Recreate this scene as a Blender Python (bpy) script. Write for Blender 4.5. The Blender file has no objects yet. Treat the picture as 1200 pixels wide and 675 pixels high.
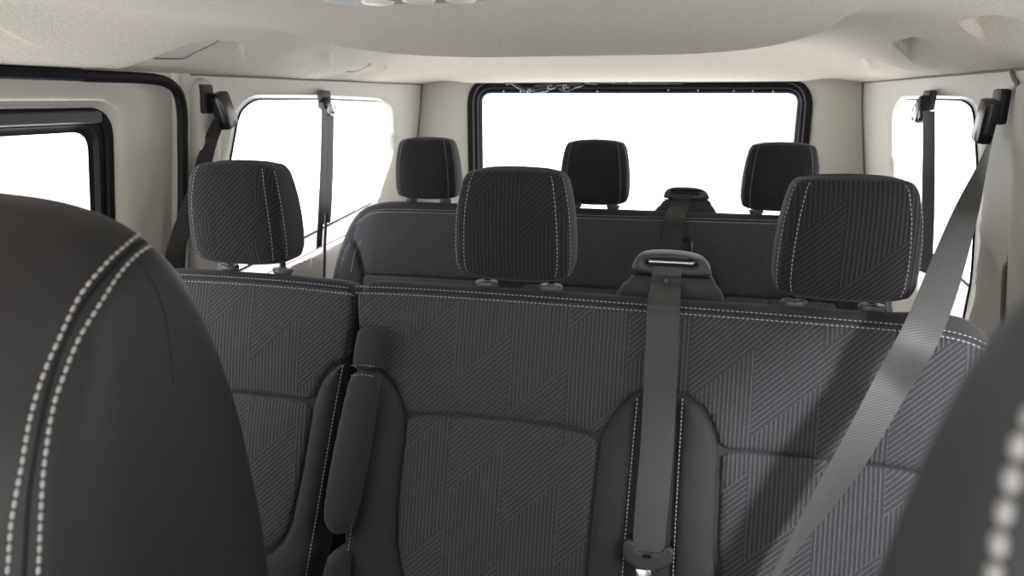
import bpy, bmesh, math, random
import numpy as np
from mathutils import Vector, Matrix
from mathutils.geometry import delaunay_2d_cdt

random.seed(4)
scene = bpy.context.scene
COL = scene.collection
H = 1.30                      # eye height above the van floor; y = towards the tailgate, x = to the right
F = 850.0

# ------------------------------------------------------------------ camera geometry
_p = math.atan2(224.0, F)
_yc = np.array([220.0, 224.0, F]); _yc /= np.linalg.norm(_yc)
_up = np.array([0, math.cos(_p), -math.sin(_p)])
_xc = np.cross(_yc, _up)
if _xc[0] < 0: _xc = -_xc
ROT = np.stack([_xc, _yc, _up])           # world = ROT @ (right, up, forward)
EYE = np.array([0, 0, H])

def ray(px, py): return ROT @ np.array([px - 600.0, 337.5 - py, F])
def atY(px, py, Y):
    d = ray(px, py); return EYE + d * (Y / d[1])
def atX(px, py, X):
    d = ray(px, py); return EYE + d * (X / d[0])

XC = -0.25
def half_width(z):                        # inner half width of the cabin at a height
    r = z - H
    return float(np.interp(r, [-1.3, -.75, -.40, -.05, .05], [.80, .835, .825, .773, .763]))
def wall_x(z, side, off=0.0): return XC + side * (half_width(z) + off)
def at_wall(px, py, side, off=0.0):       # -> (y, z) on the side wall
    X = XC + side * .78
    for _ in range(12):
        p = atX(px, py, X); X = wall_x(p[2], side, off)
    return (p[1], p[2])

class Frame:
    """a plane with origin O and axes U, V, N"""
    def __init__(s, O, U, V):
        s.O = np.array(O, float); s.U = np.array(U, float); s.V = np.array(V, float)
        s.U /= np.linalg.norm(s.U); s.V /= np.linalg.norm(s.V)
        s.N = np.cross(s.U, s.V)
    def p(s, u, v, n=0.0): return s.O + s.U * u + s.V * v + s.N * n
    def px(s, x, y, n=0.0):
        d = ray(x, y); o = s.O + s.N * n
        t = np.dot(o - EYE, s.N) / np.dot(d, s.N)
        q = EYE + d * t - s.O
        return (float(q @ s.U), float(q @ s.V))
    def pxs(s, pts, n=0.0): return [s.px(a, b, n) for a, b in pts]

# ------------------------------------------------------------------ materials
def mat(name, col, rough=.6, metal=0.0, spec=.5, bump=None, noise=None, sheen=0.0):
    m = bpy.data.materials.new(name); m.use_nodes = True
    nt = m.node_tree; b = nt.nodes['Principled BSDF']
    b.inputs['Base Color'].default_value = (*col, 1)
    b.inputs['Roughness'].default_value = rough
    b.inputs['Metallic'].default_value = metal
    b.inputs['Specular IOR Level'].default_value = spec
    if sheen:
        b.inputs['Sheen Weight'].default_value = sheen
        b.inputs['Sheen Roughness'].default_value = .5
    tc = nt.nodes.new('ShaderNodeTexCoord')
    if noise:                             # (scale, amount) mottled weave of the cloth itself
        n = nt.nodes.new('ShaderNodeTexNoise'); n.inputs['Scale'].default_value = noise[0]
        n.inputs['Detail'].default_value = 2
        nt.links.new(tc.outputs['Object'], n.inputs['Vector'])
        r = nt.nodes.new('ShaderNodeMapRange')
        r.inputs[1].default_value = .3; r.inputs[2].default_value = .7
        r.inputs[3].default_value = 1 - noise[1]; r.inputs[4].default_value = 1 + noise[1]
        nt.links.new(n.outputs['Fac'], r.inputs[0])
        mx = nt.nodes.new('ShaderNodeVectorMath'); mx.operation = 'SCALE'
        mx.inputs[0].default_value = col
        nt.links.new(r.outputs[0], mx.inputs['Scale'])
        nt.links.new(mx.outputs[0], b.inputs['Base Color'])
    if bump:
        n = nt.nodes.new('ShaderNodeTexNoise'); n.inputs['Scale'].default_value = bump[0]
        n.inputs['Detail'].default_value = 3
        nt.links.new(tc.outputs['Object'], n.inputs['Vector'])
        bp = nt.nodes.new('ShaderNodeBump'); bp.inputs['Strength'].default_value = bump[1]
        bp.inputs['Distance'].default_value = bump[2]
        nt.links.new(n.outputs['Fac'], bp.inputs['Height'])
        nt.links.new(bp.outputs[0], b.inputs['Normal'])
    return m

def fabric_mat(name, base, line):
    """ribbed cloth: upright ribs broken by bands of slanting ribs, column by column (UV map in metres)"""
    m = bpy.data.materials.new(name); m.use_nodes = True
    nt = m.node_tree; L = nt.links.new; b = nt.nodes['Principled BSDF']
    b.inputs['Roughness'].default_value = .85; b.inputs['Specular IOR Level'].default_value = .2
    b.inputs['Sheen Weight'].default_value = .12
    uv = nt.nodes.new('ShaderNodeUVMap'); uv.uv_map = 'UVMap'
    sx = nt.nodes.new('ShaderNodeSeparateXYZ'); L(uv.outputs[0], sx.inputs[0])
    def M(op, a, c=None, d=None):
        n = nt.nodes.new('ShaderNodeMath'); n.operation = op
        for i, v in enumerate((a, c, d)):
            if v is None: continue
            if isinstance(v, (int, float)): n.inputs[i].default_value = v
            else: L(v, n.inputs[i])
        return n.outputs[0]
    u, v = sx.outputs[0], sx.outputs[1]
    W = .090
    col = M('FLOOR', M('DIVIDE', u, W))
    diag = M('SUBTRACT', v, M('MULTIPLY', u, .95))              # constant along the slanting ribs
    sel = M('FRACT', M('DIVIDE', M('ADD', diag, M('MULTIPLY', col, .130)), .36))
    is_d = M('LESS_THAN', sel, .50)
    def stripe(x, pitch):
        f = M('FRACT', M('DIVIDE', x, pitch))
        tri = M('ABSOLUTE', M('SUBTRACT', f, .5))               # 0 at the middle of the rib, .5 in the groove
        return tri
    sv = stripe(u, .0061); sd = stripe(diag, .0086)
    t = M('ADD', M('MULTIPLY', sd, is_d), M('MULTIPLY', sv, M('SUBTRACT', 1.0, is_d)))
    line_f = M('SUBTRACT', 1.0, M('SMOOTH_MIN', M('MULTIPLY', t, 5.5), 1.0, .25))
    line_f = M('MAXIMUM', line_f, 0.0)
    tc = nt.nodes.new('ShaderNodeTexCoord')
    nz = nt.nodes.new('ShaderNodeTexNoise'); nz.inputs['Scale'].default_value = 420; nz.inputs['Detail'].default_value = 2
    L(tc.outputs['Object'], nz.inputs['Vector'])
    mx = nt.nodes.new('ShaderNodeMix'); mx.data_type = 'RGBA'
    L(M('MULTIPLY', line_f, .85), mx.inputs[0]); mx.inputs[6].default_value = (*base, 1); mx.inputs[7].default_value = (*line, 1)
    vm = nt.nodes.new('ShaderNodeVectorMath'); vm.operation = 'SCALE'
    L(mx.outputs[2], vm.inputs[0]); L(M('ADD', .55, M('MULTIPLY', nz.outputs['Fac'], .9)), vm.inputs['Scale'])
    L(vm.outputs[0], b.inputs['Base Color'])
    bp = nt.nodes.new('ShaderNodeBump'); bp.inputs['Strength'].default_value = .55; bp.inputs['Distance'].default_value = .0016
    L(M('SUBTRACT', 1.0, M('MULTIPLY', t, 2.0)), bp.inputs['Height']); L(bp.outputs[0], b.inputs['Normal'])
    return m

def webbing_mat(name, col):
    m = mat(name, col, .5, spec=.4, sheen=.1)
    nt = m.node_tree; b = nt.nodes['Principled BSDF']; L = nt.links.new
    uv = nt.nodes.new('ShaderNodeUVMap'); uv.uv_map = 'UVMap'
    w = nt.nodes.new('ShaderNodeTexWave'); w.wave_type = 'BANDS'; w.bands_direction = 'DIAGONAL'; w.inputs['Scale'].default_value = 130
    L(uv.outputs[0], w.inputs['Vector'])
    bp = nt.nodes.new('ShaderNodeBump'); bp.inputs['Strength'].default_value = .25; bp.inputs['Distance'].default_value = .0006
    L(w.outputs['Fac'], bp.inputs['Height']); L(bp.outputs[0], b.inputs['Normal'])
    return m

M_ = {
 'headliner': mat('headliner cloth', (.76, .70, .625), .95, spec=.1, bump=(520, .5, .002), noise=(330, .13)),
 'trim':      mat('beige trim plastic', (.63, .605, .55), .55, spec=.35, bump=(700, .15, .0006)),
 'trim_pale': mat('pale trim plastic', (.80, .79, .76), .5, spec=.35),
 'rubber':    mat('black rubber', (.008, .008, .009), .6, spec=.18),
 'black':     mat('black plastic', (.014, .014, .015), .42, spec=.45, bump=(600, .15, .0005)),
 'gloss':     mat('gloss black plastic', (.012, .012, .013), .22, spec=.5),
 'grey':      mat('grey plastic', (.075, .074, .072), .5, spec=.4, bump=(600, .2, .0005)),
 'railgrey':  mat('grey rail plastic', (.085, .085, .085), .55, spec=.35),
 'fabric':    fabric_mat('ribbed seat fabric', (.051, .049, .056), (.134, .131, .145)),
 'fabric_shaded':  fabric_mat('ribbed seat fabric with painted shade', (.017, .0165, .019), (.044, .043, .049)),  # seat cloth again, darkened: backlit shade of the head restraints put into its colour
 'plain':     mat('plain seat fabric', (.037, .036, .040), .8, spec=.25, bump=(900, .35, .0008), noise=(600, .2), sheen=.08),
 'leather':   mat('smooth seat cover', (.0185, .0175, .0175), .5, spec=.3, bump=(260, .12, .0012), noise=(90, .08)),
 'leather_g': mat('smooth grey seat cover', (.036, .039, .039), .6, spec=.3, bump=(260, .15, .0012)),
 'thread':    mat('white thread', (.45, .43, .40), .75, bump=None),
 'thread_d':  mat('dim thread', (.36, .35, .34), .8),
 'webbing':   webbing_mat('belt webbing', (.060, .057, .056)),
 'webbing_d': webbing_mat('dark belt webbing', (.032, .030, .030)),
 'webbing_g': webbing_mat('grey belt webbing', (.064, .068, .066)),
 'steel':     mat('bright steel', (.62, .62, .62), .3, metal=1.0),
 'carpet':    mat('dark carpet', (.02, .02, .021), .95, spec=.1, bump=(300, .5, .003)),
 'ledge':     mat('outer body ledge', (.42, .43, .43), .5),
 'guide':     mat('satin grey collar', (.11, .11, .11), .32, spec=.5),
 'softgrey':  mat('soft grey cover', (.055, .053, .052), .7, spec=.3, bump=(600, .2, .0006)),
 'lens':      mat('frosted lamp lens', (.86, .83, .77), .35, spec=.5),
 'lampgrey':  mat('lamp housing', (.30, .29, .275), .45, spec=.4),
 'gap':       mat('dark joint', (.24, .225, .20), .8, spec=.1),
 'plate':     mat('dark latch plate', (.040, .039, .038), .45, spec=.4),
}
g = bpy.data.materials.new('window glass'); g.use_nodes = True
nt = g.node_tree; nt.nodes.clear()
o = nt.nodes.new('ShaderNodeOutputMaterial'); t = nt.nodes.new('ShaderNodeBsdfTransparent'); gl = nt.nodes.new('ShaderNodeBsdfGlossy')
t.inputs[0].default_value = (.97, .98, .98, 1); gl.inputs['Roughness'].default_value = .03
mx = nt.nodes.new('ShaderNodeMixShader'); mx.inputs[0].default_value = .05
nt.links.new(t.outputs[0], mx.inputs[1]); nt.links.new(gl.outputs[0], mx.inputs[2]); nt.links.new(mx.outputs[0], o.inputs[0])
M_['glass'] = g

# ------------------------------------------------------------------ object helpers
def link(name, verts, faces, m, parent=None, uvs=None, smooth=True, mats=None, fm=None, sharp=None):
    me = bpy.data.meshes.new(name)
    me.from_pydata([tuple(map(float, v)) for v in verts], [], faces)
    for k in (mats or [m]): me.materials.append(k)
    if uvs is not None:
        lay = me.uv_layers.new(name='UVMap')
        idx = np.empty(len(me.loops), dtype=np.int64); me.loops.foreach_get('vertex_index', idx)
        lay.data.foreach_set('uv', np.asarray(uvs, float)[idx].ravel())
    if smooth:
        me.polygons.foreach_set('use_smooth', [True] * len(me.polygons))
    if fm is not None: me.polygons.foreach_set('material_index', fm)
    bm = bmesh.new(); bm.from_mesh(me); bmesh.ops.recalc_face_normals(bm, faces=bm.faces); bm.to_mesh(me); bm.free()
    if smooth and sharp: me.set_sharp_from_angle(angle=math.radians(sharp))
    ob = bpy.data.objects.new(name, me); COL.objects.link(ob)
    if parent is not None:
        ob.parent = parent
        top = parent
        while top.parent is not None: top = top.parent
        ob.matrix_parent_inverse = Matrix.Identity(4)
        me.transform(Matrix.Translation(-Vector(top.location)))
    me.update()
    return ob

def thing(name, label, cat, loc, group=None):
    e = bpy.data.objects.new(name, None); COL.objects.link(e)
    e.location = tuple(float(v) for v in loc); e.empty_display_size = .05
    e['label'] = label; e['category'] = cat
    if group: e['group'] = group
    return e
def structure(o, label=None, cat=None):
    o['kind'] = 'structure'
    if label: o['label'] = label
    if cat: o['category'] = cat
    return o

def seglen(P): return np.linalg.norm(np.diff(P, axis=0), axis=1)
def resample(P, step=None, n=None, closed=False):
    P = np.asarray(P, float)
    if closed: P = np.vstack([P, P[:1]])
    L = np.concatenate([[0], np.cumsum(seglen(P))])
    if n is None: n = max(3, int(round(L[-1] / step)) + (0 if closed else 1))
    t = np.linspace(0, L[-1], n + 1)[:-1] if closed else np.linspace(0, L[-1], n)
    return np.stack([np.interp(t, L, P[:, k]) for k in range(P.shape[1])], axis=1)
def chaikin(P, it=2, closed=True):
    P = np.asarray(P, float)
    for _ in range(it):
        if closed: A, B = P, np.roll(P, -1, 0)
        else: A, B = P[:-1], P[1:]
        Q = np.empty((2 * len(A), P.shape[1])); Q[0::2] = A * .75 + B * .25; Q[1::2] = A * .25 + B * .75
        if not closed: Q = np.vstack([P[:1], Q, P[-1:]])
        P = Q
    return P
def spline(P, n=12):
    P = np.asarray(P, float); Q = np.vstack([2 * P[0] - P[1], P, 2 * P[-1] - P[-2]]); out = []
    for i in range(1, len(Q) - 2):
        a, b, c, d = Q[i - 1], Q[i], Q[i + 1], Q[i + 2]
        for k in range(n):
            t = k / n
            out.append(.5 * (2 * b + (c - a) * t + (2 * a - 5 * b + 4 * c - d) * t * t + (3 * b - a - 3 * c + d) * t ** 3))
    out.append(P[-1]); return np.array(out)
def round_corners(P, r, n=5):
    """fillet of each polygon corner"""
    P = np.asarray(P, float); N = len(P); out = []
    for i in range(N):
        a, b, c = P[i - 1], P[i], P[(i + 1) % N]
        d1, d2 = a - b, c - b; l1, l2 = np.linalg.norm(d1), np.linalg.norm(d2)
        rr = min(r, l1 * .45, l2 * .45); p, q = b + d1 / l1 * rr, b + d2 / l2 * rr
        for k in range(n + 1):
            t = k / n; out.append((1 - t) ** 2 * p + 2 * t * (1 - t) * b + t * t * q)
    return np.array(out)
def area(P): return .5 * float(np.sum(P[:, 0] * np.roll(P[:, 1], -1) - np.roll(P[:, 0], -1) * P[:, 1]))
def offset(P, d):
    """move a closed outline inwards by d"""
    P = np.asarray(P, float)
    T = np.roll(P, -1, 0) - np.roll(P, 1, 0); T /= np.linalg.norm(T, axis=1)[:, None] + 1e-12
    s = 1 if area(P) > 0 else -1
    return P + s * d * np.stack([-T[:, 1], T[:, 0]], axis=1)
def inside(Q, P):
    x, y = Q[:, 0], Q[:, 1]; r = np.zeros(len(Q), bool)
    for (x1, y1), (x2, y2) in zip(P, np.roll(P, -1, 0)):
        c = ((y1 > y) != (y2 > y))
        with np.errstate(divide='ignore', invalid='ignore'):
            r ^= c & (x < (x2 - x1) * (y - y1) / (y2 - y1 + 1e-30) + x1)
    return r
def dist(Q, P):
    d = np.full(len(Q), 1e9)
    for a, b in zip(P, np.roll(P, -1, 0)):
        ab = b - a; t = np.clip(((Q - a) @ ab) / (ab @ ab + 1e-18), 0, 1)
        d = np.minimum(d, np.linalg.norm(Q - a - t[:, None] * ab, axis=1))
    return d
def triangulate(loops, step, rings=()):
    """loops[0] outline, others holes -> (points, triangles, loop index lists, distance to the loops)"""
    out = loops[0]; pts = [p for l in loops for p in l]; edges = []; k = 0
    for l in loops:
        edges += [(k + i, k + (i + 1) % len(l)) for i in range(len(l))]; k += len(l)
    nb = k
    lo, hi = out.min(0), out.max(0)
    gx, gy = np.meshgrid(np.arange(lo[0], hi[0], step), np.arange(lo[1], hi[1], step))
    gx = gx + (np.arange(gx.shape[0])[:, None] % 2) * step * .5
    G = np.stack([gx.ravel(), gy.ravel()], 1)
    extra = [offset(out, r) for r in rings]
    G = np.vstack([G] + extra) if extra else G
    ok = inside(G, out)
    for hl in loops[1:]: ok &= ~inside(G, hl)
    G = G[ok]
    d = np.full(len(G), 1e9)
    for l in loops: d = np.minimum(d, dist(G, l))
    lim = (min(rings) * .8) if len(rings) else step * .45
    G = G[d > lim]
    A = np.vstack([np.array(pts), G])
    v, e, f, ov, oe, of = delaunay_2d_cdt([Vector((float(a), float(b))) for a, b in A], edges, [], 0, 1e-7)
    V = np.array([(q.x, q.y) for q in v]); T = [tuple(t) for t in f]
    C = np.array([V[list(t)].mean(0) for t in T])
    ok = inside(C, out)
    for hl in loops[1:]: ok &= ~inside(C, hl)
    T = [t for t, k in zip(T, ok) if k]
    inv = {}
    for i, l in enumerate(ov):
        for j in l: inv[j] = i
    ids = []; k = 0
    for l in loops:
        ids.append([inv[k + i] for i in range(len(l))]); k += len(l)
    D = np.full(len(V), 1e9)
    for l in loops: D = np.minimum(D, dist(V, l))
    return V, T, ids, D

def pad(name, loops, place, m, parent, base=0.0, th=.02, r=.012, crown=0.0, crown_l=.05, step=.016, bulge=None, uv=True, back_inset=0.0, rim=None):
    """upholstered slab: outline (u, v) with rounded front edges; place(u, v, n) -> point"""
    loops = [resample(np.asarray(l, float), step=min(step, rim or step), closed=True) for l in loops]
    V, T, ids, D = triangulate(loops, step, rings=(r * .12, r * .45, r) if r > 0 else ())
    x = np.clip(D / max(r, 1e-6), 0, 1); n = base + r * np.sqrt(1 - (1 - x) ** 2) + crown * (1 - np.exp(-D / crown_l))
    if bulge is not None: n = n + np.array([bulge(a, b) for a, b in V])
    verts = [place(a, b, c) for (a, b), c in zip(V, n)]; uvs = [tuple(p) for p in V]; faces = list(T)
    for li, (l, loop) in enumerate(zip(ids, loops)):
        k = len(l); P = V[l]
        lev = [(0.0, base - th * .55), (back_inset * .3, base - th * .85), (back_inset, base - th)] if back_inset else [(0.0, base - th)]
        prev = l
        for ins, nn in lev:
            Q = offset(P, ins if li == 0 else -ins) if ins else P
            cur = list(range(len(verts), len(verts) + k))
            verts += [place(a, b, nn) for a, b in Q]; uvs += [tuple(p) for p in Q]
            for i in range(k): faces.append((prev[i], prev[(i + 1) % k], cur[(i + 1) % k], cur[i]))
            prev = cur
        if li == 0 and len(ids) == 1: faces.append(tuple(prev))
    return link(name, verts, faces, m, parent, uvs=uvs if uv else None, sharp=50)

def loft(name, rings, m, parent=None, caps=True, closed=True, smooth=True, sharp=40, uvs=None):
    n = len(rings[0]); verts = [p for r in rings for p in r]; faces = []
    for i in range(len(rings) - 1):
        for j in range(n if closed else n - 1):
            a, b = i * n + j, i * n + (j + 1) % n
            faces.append((a, b, b + n, a + n))
    if caps:
        faces.append(tuple(range(n))); faces.append(tuple(range((len(rings) - 1) * n, len(rings) * n)))
    return link(name, verts, faces, m, parent, smooth=smooth, sharp=sharp, uvs=uvs)

def tube_rings(path, r, n=8, flat=1.0, up=(0, 0, 1)):
    P = np.asarray(path, float); out = []
    T = np.gradient(P, axis=0); T /= np.linalg.norm(T, axis=1)[:, None] + 1e-12
    ref = np.array(up, float)
    rr = r if hasattr(r, '__len__') else [r] * len(P)
    for p, t, q in zip(P, T, rr):
        a = ref - t * (ref @ t)
        if np.linalg.norm(a) < 1e-4: a = np.cross(t, (1, .2, .1))
        a /= np.linalg.norm(a); b = np.cross(t, a); ref = a
        out.append([p + q * (math.cos(k * 2 * math.pi / n) * a * flat + math.sin(k * 2 * math.pi / n) * b) for k in range(n)])
    return out
def tube(name, path, r, m, parent=None, n=8, flat=1.0, up=(0, 0, 1)): return loft(name, tube_rings(path, r, n, flat, up), m, parent)
def merge(name, pieces, m, parent=None, sharp=40):
    """several ring stacks as ONE mesh"""
    verts, faces = [], []
    for rings in pieces:
        n = len(rings[0]); o = len(verts); verts += [p for r in rings for p in r]
        for i in range(len(rings) - 1):
            for j in range(n):
                a, b = o + i * n + j, o + i * n + (j + 1) % n
                faces.append((a, b, b + n, a + n))
        faces.append(tuple(range(o, o + n))); faces.append(tuple(range(o + (len(rings) - 1) * n, o + len(rings) * n)))
    return link(name, verts, faces, m, parent, sharp=sharp)

def block(name, c, size, m, parent=None, rot=None, bev=.003):
    """box with bevelled edges"""
    bm = bmesh.new(); bmesh.ops.create_cube(bm, size=1)
    bmesh.ops.scale(bm, vec=size, verts=bm.verts)
    bmesh.ops.bevel(bm, geom=bm.edges[:], offset=bev, segments=2, profile=.6, affect='EDGES')
    if rot is not None: bmesh.ops.rotate(bm, cent=(0, 0, 0), matrix=rot, verts=bm.verts)
    v = [np.array(q.co) + np.array(c) for q in bm.verts]; bm.verts.index_update(); f = [tuple(q.index for q in p.verts) for p in bm.faces]; bm.free()
    return link(name, v, f, m, parent, sharp=35)

def stitch_rings(paths, normals, pitch, length, rad):
    """little raised thread dashes along paths"""
    verts, faces = [], []
    for P, N in zip(paths, normals):
        P = np.asarray(P, float); N = np.asarray(N, float)
        L = np.concatenate([[0], np.cumsum(seglen(P))])
        if N.ndim == 1: N = np.repeat(N[None], len(P), 0)
        t = np.arange(pitch * .5, L[-1], pitch)
        I = lambda A, q: np.stack([np.interp(q, L, A[:, k]) for k in range(3)], 1)
        C = I(P, t); D = I(P, np.minimum(t + .001, L[-1])) - I(P, np.maximum(t - .001, 0)); NN = I(N, t)
        for c, d, nn in zip(C, D, NN):
            d = d / (np.linalg.norm(d) + 1e-12); nn = nn / (np.linalg.norm(nn) + 1e-12); s = np.cross(d, nn); o = len(verts)
            for k, (a, q) in enumerate(((-.5, .35), (-.28, 1), (.28, 1), (.5, .35))):
                for j in range(5):
                    w = j * 2 * math.pi / 5
                    verts.append(c + d * a * length + rad * q * (math.cos(w) * nn * .8 + math.sin(w) * s))
            for k in range(3):
                for j in range(5):
                    a = o + k * 5 + j; b = o + k * 5 + (j + 1) % 5
                    faces.append((a, b, b + 5, a + 5))
            faces.append(tuple(range(o, o + 5))); faces.append(tuple(range(o + 15, o + 20)))
    return verts, faces
def stitching(paths, normals, parent, pitch=.0066, length=.0046, rad=.0008, m=None, name='stitching'):
    for P_, N_ in zip(paths, normals):       # every row of thread is an object of its own
        v, f = stitch_rings([P_], [N_], pitch, length, rad)
        if v: link(name, v, f, m or M_['thread'], parent)

def ribbon(name, pts, widths_dir, width, m, parent, th=.0013, n=14, curl=0.0):
    """belt webbing through pts with a width direction at each"""
    P = spline(pts, n); D = spline(widths_dir, n); W = spline(np.array(width, float)[:, None], n)[:, 0]
    D /= np.linalg.norm(D, axis=1)[:, None]
    T = np.gradient(P, axis=0); T /= np.linalg.norm(T, axis=1)[:, None] + 1e-12
    L = np.concatenate([[0], np.cumsum(seglen(P))]); K = 7
    verts, uvs, faces = [], [], []
    for p, d, w, t, l in zip(P, D, W, T, L):
        nn = np.cross(t, d); nn /= np.linalg.norm(nn) + 1e-12
        for s in (1, -1):
            for k in range(K):
                q = -1 + 2 * k / (K - 1)
                q2 = q if s == 1 else -q
                e = th * .5 * s * (1 - .6 * abs(q2) ** 6)
                verts.append(p + d * w * .5 * q2 + nn * (e + curl * (q2 * q2 - .3))); uvs.append((q2 * w * .5, l))
    R = 2 * K
    for i in range(len(P) - 1):
        for j in range(R):
            a, b = i * R + j, i * R + (j + 1) % R
            faces.append((a, b, b + R, a + R))
    faces.append(tuple(range(R))); faces.append(tuple(range((len(P) - 1) * R, len(P) * R)))
    return link(name, verts, faces, m, parent, uvs=uvs, sharp=60)

# ================================================================== THE SHELL
def side_pad(name, loops, side, m, parent=None, off=0.0, th=.02, r=.006, step=.03):
    return pad(name, loops, lambda y, z, n: np.array([wall_x(z, side, off - n), y, z]), m, parent, base=0.0 - r, th=th, r=r, step=step, uv=False)
def side_loop(px, side, off, rad=0.0, n=6):
    L = np.array([at_wall(a, b, side, off) for a, b in px])
    return round_corners(L, rad, n) if rad else L
def side3(loop, side, off): return [np.array([wall_x(z, side, off), y, z]) for y, z in loop]
def both(a, b, n):
    """two loops with the same corners, densified alike"""
    A, B = [], []
    for i in range(len(a)):
        for k in range(n):
            t = k / n
            A.append(a[i] * (1 - t) + a[(i + 1) % len(a)] * t); B.append(b[i] * (1 - t) + b[(i + 1) % len(b)] * t)
    return np.array(A), np.array(B)

def side_window(side, trim_loop, glass_loop, depth, label, name, edge_r=.005, parent_wall=None, pale=True):
    """sloped reveal, rubber edge and pane in an opening of a side wall"""
    A, B = both(trim_loop, glass_loop, 3)
    ring0 = side3(A, side, .008); ring1 = side3(A * .75 + B * .25, side, depth * .55); ring2 = side3(B, side, depth)
    rv = loft('window_reveal', [ring0, ring1, ring2], M_['trim_pale' if pale else 'rubber'], parent_wall, caps=False)
    w = link(name, *pane(B, side, depth + .002), M_['glass'], None, smooth=False)
    structure(w, label, 'window')
    tube_loop('window_seal', side3(B, side, depth - edge_r * .5), edge_r, M_['rubber'], w)
    return w, rv
def pane(loop, side, off, th=.004):
    V, T, ids, D = triangulate([resample(loop, step=.03, closed=True)], .06)
    v = [np.array([wall_x(z, side, off), y, z]) for y, z in V] + [np.array([wall_x(z, side, off + th), y, z]) for y, z in V]
    k = len(V); f = list(T) + [tuple(reversed([i + k for i in t])) for t in T]
    l = ids[0]; f += [(l[i], l[(i + 1) % len(l)], l[(i + 1) % len(l)] + k, l[i] + k) for i in range(len(l))]
    return v, f
def tube_loop(name, P, r, m, parent=None, n=8):
    P = np.asarray(P); P = np.vstack([P, P[:1]])
    P = resample(P, n=max(24, min(200, len(P))))
    rings = tube_rings(P, r, n)
    return loft(name, rings[:-1] + [rings[0]], m, parent, caps=False)

# floor
fl = pad('floor', [np.array([[-1.08, -.6], [.58, -.6], [.58, 2.75], [-1.08, 2.75]])],
         lambda a, b, n: np.array([a, b, n]), M_['carpet'], None, base=0.0, th=.03, r=0, step=.25, uv=False)
structure(fl)

structure(pad('wall_front', [np.array([[-1.12, 0.0], [.62, 0.0], [.62, .92], [-1.12, .92]])], lambda a, b, n: np.array([a, -.72 + n, b]), M_['black'], None, base=0, th=.05, r=.01, step=.2, uv=False), 'unseen dark bulkhead under the windscreen, added to block light from below', 'wall')  # out of view, added to keep light from entering below the windscreen
# ---- ceiling: one moulded headliner with a hanging centre bulge, coved sides and hand pockets
def sst(a, b, x):
    t = np.clip((x - a) / (b - a), 0, 1); return t * t * (3 - 2 * t)
POCKETS = [  # side, y start (front, sharp end), y end (fading), depth, reach from the joint
    (-1, .45, .93, .024, .18), (-1, 1.12, 1.40, .026, .175), (-1, 1.46, 1.80, .024, .165), (-1, 1.86, 2.16, .020, .14),
    (1, .45, .90, .024, .18), (1, .99, 1.30, .026, .18), (1, 1.38, 1.74, .026, .165), (1, 1.86, 2.16, .020, .14)]
def ceil_z(x, y):
    s = np.abs(x - XC); e = .763 - s
    z = .046 + .064 * sst(0, .27, e)
    # centre bulge, its lip at the back and round the corners
    cx, hx, y0, y1, R = -.245, .43, .2, 1.475, .30
    qx = np.abs(x - cx) - (hx - R); qy = (y - y1) + R
    d = np.hypot(np.maximum(qx, 0), np.maximum(qy, 0)) + np.minimum(np.maximum(qx, qy), 0) - R
    dip = .034 * (.25 * sst(.9, 1.25, y) + .75 * sst(1.10, 1.50, y))
    z = z - dip * sst(.010, -.008, d)
    z = z + .016 * sst(-.002, .03, d) * sst(1.0, 1.5, y) * sst(.0, .3, e)
    # header over the tailgate
    z = z - (z - .050) * sst(2.18, 2.60, y) * sst(-.05, .2, e)
    for sd, a, b, dep, reach in POCKETS:
        on = (np.sign(x - XC) == sd)
        t = np.clip((y - a) / (b - a), 0, 1)
        arch = np.sqrt(np.clip(1 - (np.clip(.16 - t, 0, 1) / .16) ** 2, 0, 1))
        top = reach * (.35 + .65 * arch) * (1 - .45 * sst(.45, 1, t))
        m = sst(.002, -.004, e - top) * ((y > a) & (y < b)) * (1 - sst(.50, .95, t)) * sst(0, .03, t)
        z = z + on * m * dep * np.clip(e / (.45 * reach), 0, 1)
    return z
ys = np.concatenate([np.linspace(-.55, .2, 12)[:-1], np.linspace(.2, 2.68, 480)]); xs = np.linspace(XC - .775, XC + .775, 380)
X, Y = np.meshgrid(xs, ys); Z = ceil_z(X, Y) + H
nv = X.size; nr, nc = X.shape
verts = np.stack([X.ravel(), Y.ravel(), Z.ravel()], 1)
i0 = (np.arange(nr - 1)[:, None] * nc + np.arange(nc - 1)[None]).ravel()
faces = np.stack([i0, i0 + 1, i0 + nc + 1, i0 + nc], 1).tolist()
border = list(range(nc)) + [nc * (k + 1) - 1 for k in range(1, nr)] + [nv - 2 - k for k in range(nc - 1)] + [nc * k for k in range(nr - 2, 0, -1)]
topv = [verts[i] + np.array([0, 0, max(0.0, H + .16 - verts[i][2])]) for i in border]
k = len(border); vv = list(verts) + topv
faces += [[border[i], border[(i + 1) % k], nv + (i + 1) % k, nv + i] for i in range(k)] + [[nv + i for i in range(k)]]
ceiling = structure(link('ceiling', vv, faces, M_['headliner'], sharp=60))

# covers in the hand pockets
def on_ceiling(x, y): return np.array([x, y, H + float(ceil_z(np.array(x), np.array(y)))])
def pocket_cover(side, y0, y1, e0, e1):
    ring = []
    pl = round_corners(np.array([[y0, e0], [y1, e0 + .004], [y1, e1], [y0, e1]]), .016, 4)
    def pl3(a, e, n):
        p = on_ceiling(XC + side * (.763 - e), a); return p + np.array([-side * .55, 0, -.83]) * n
    tube_loop('cover_joint', [pl3(a, e, .009) for a, e in offset(resample(pl, step=.006, closed=True), -.0012)], .0016, M_['gap'], ceiling)
    return pad('pocket_cover', [pl], pl3, M_['trim'], ceiling, base=.007, th=.012, r=.003, step=.012, uv=False)
pocket_cover(-1, 1.15, 1.24, .06, .150)
pocket_cover(-1, 1.885, 1.96, .06, .115)

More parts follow.
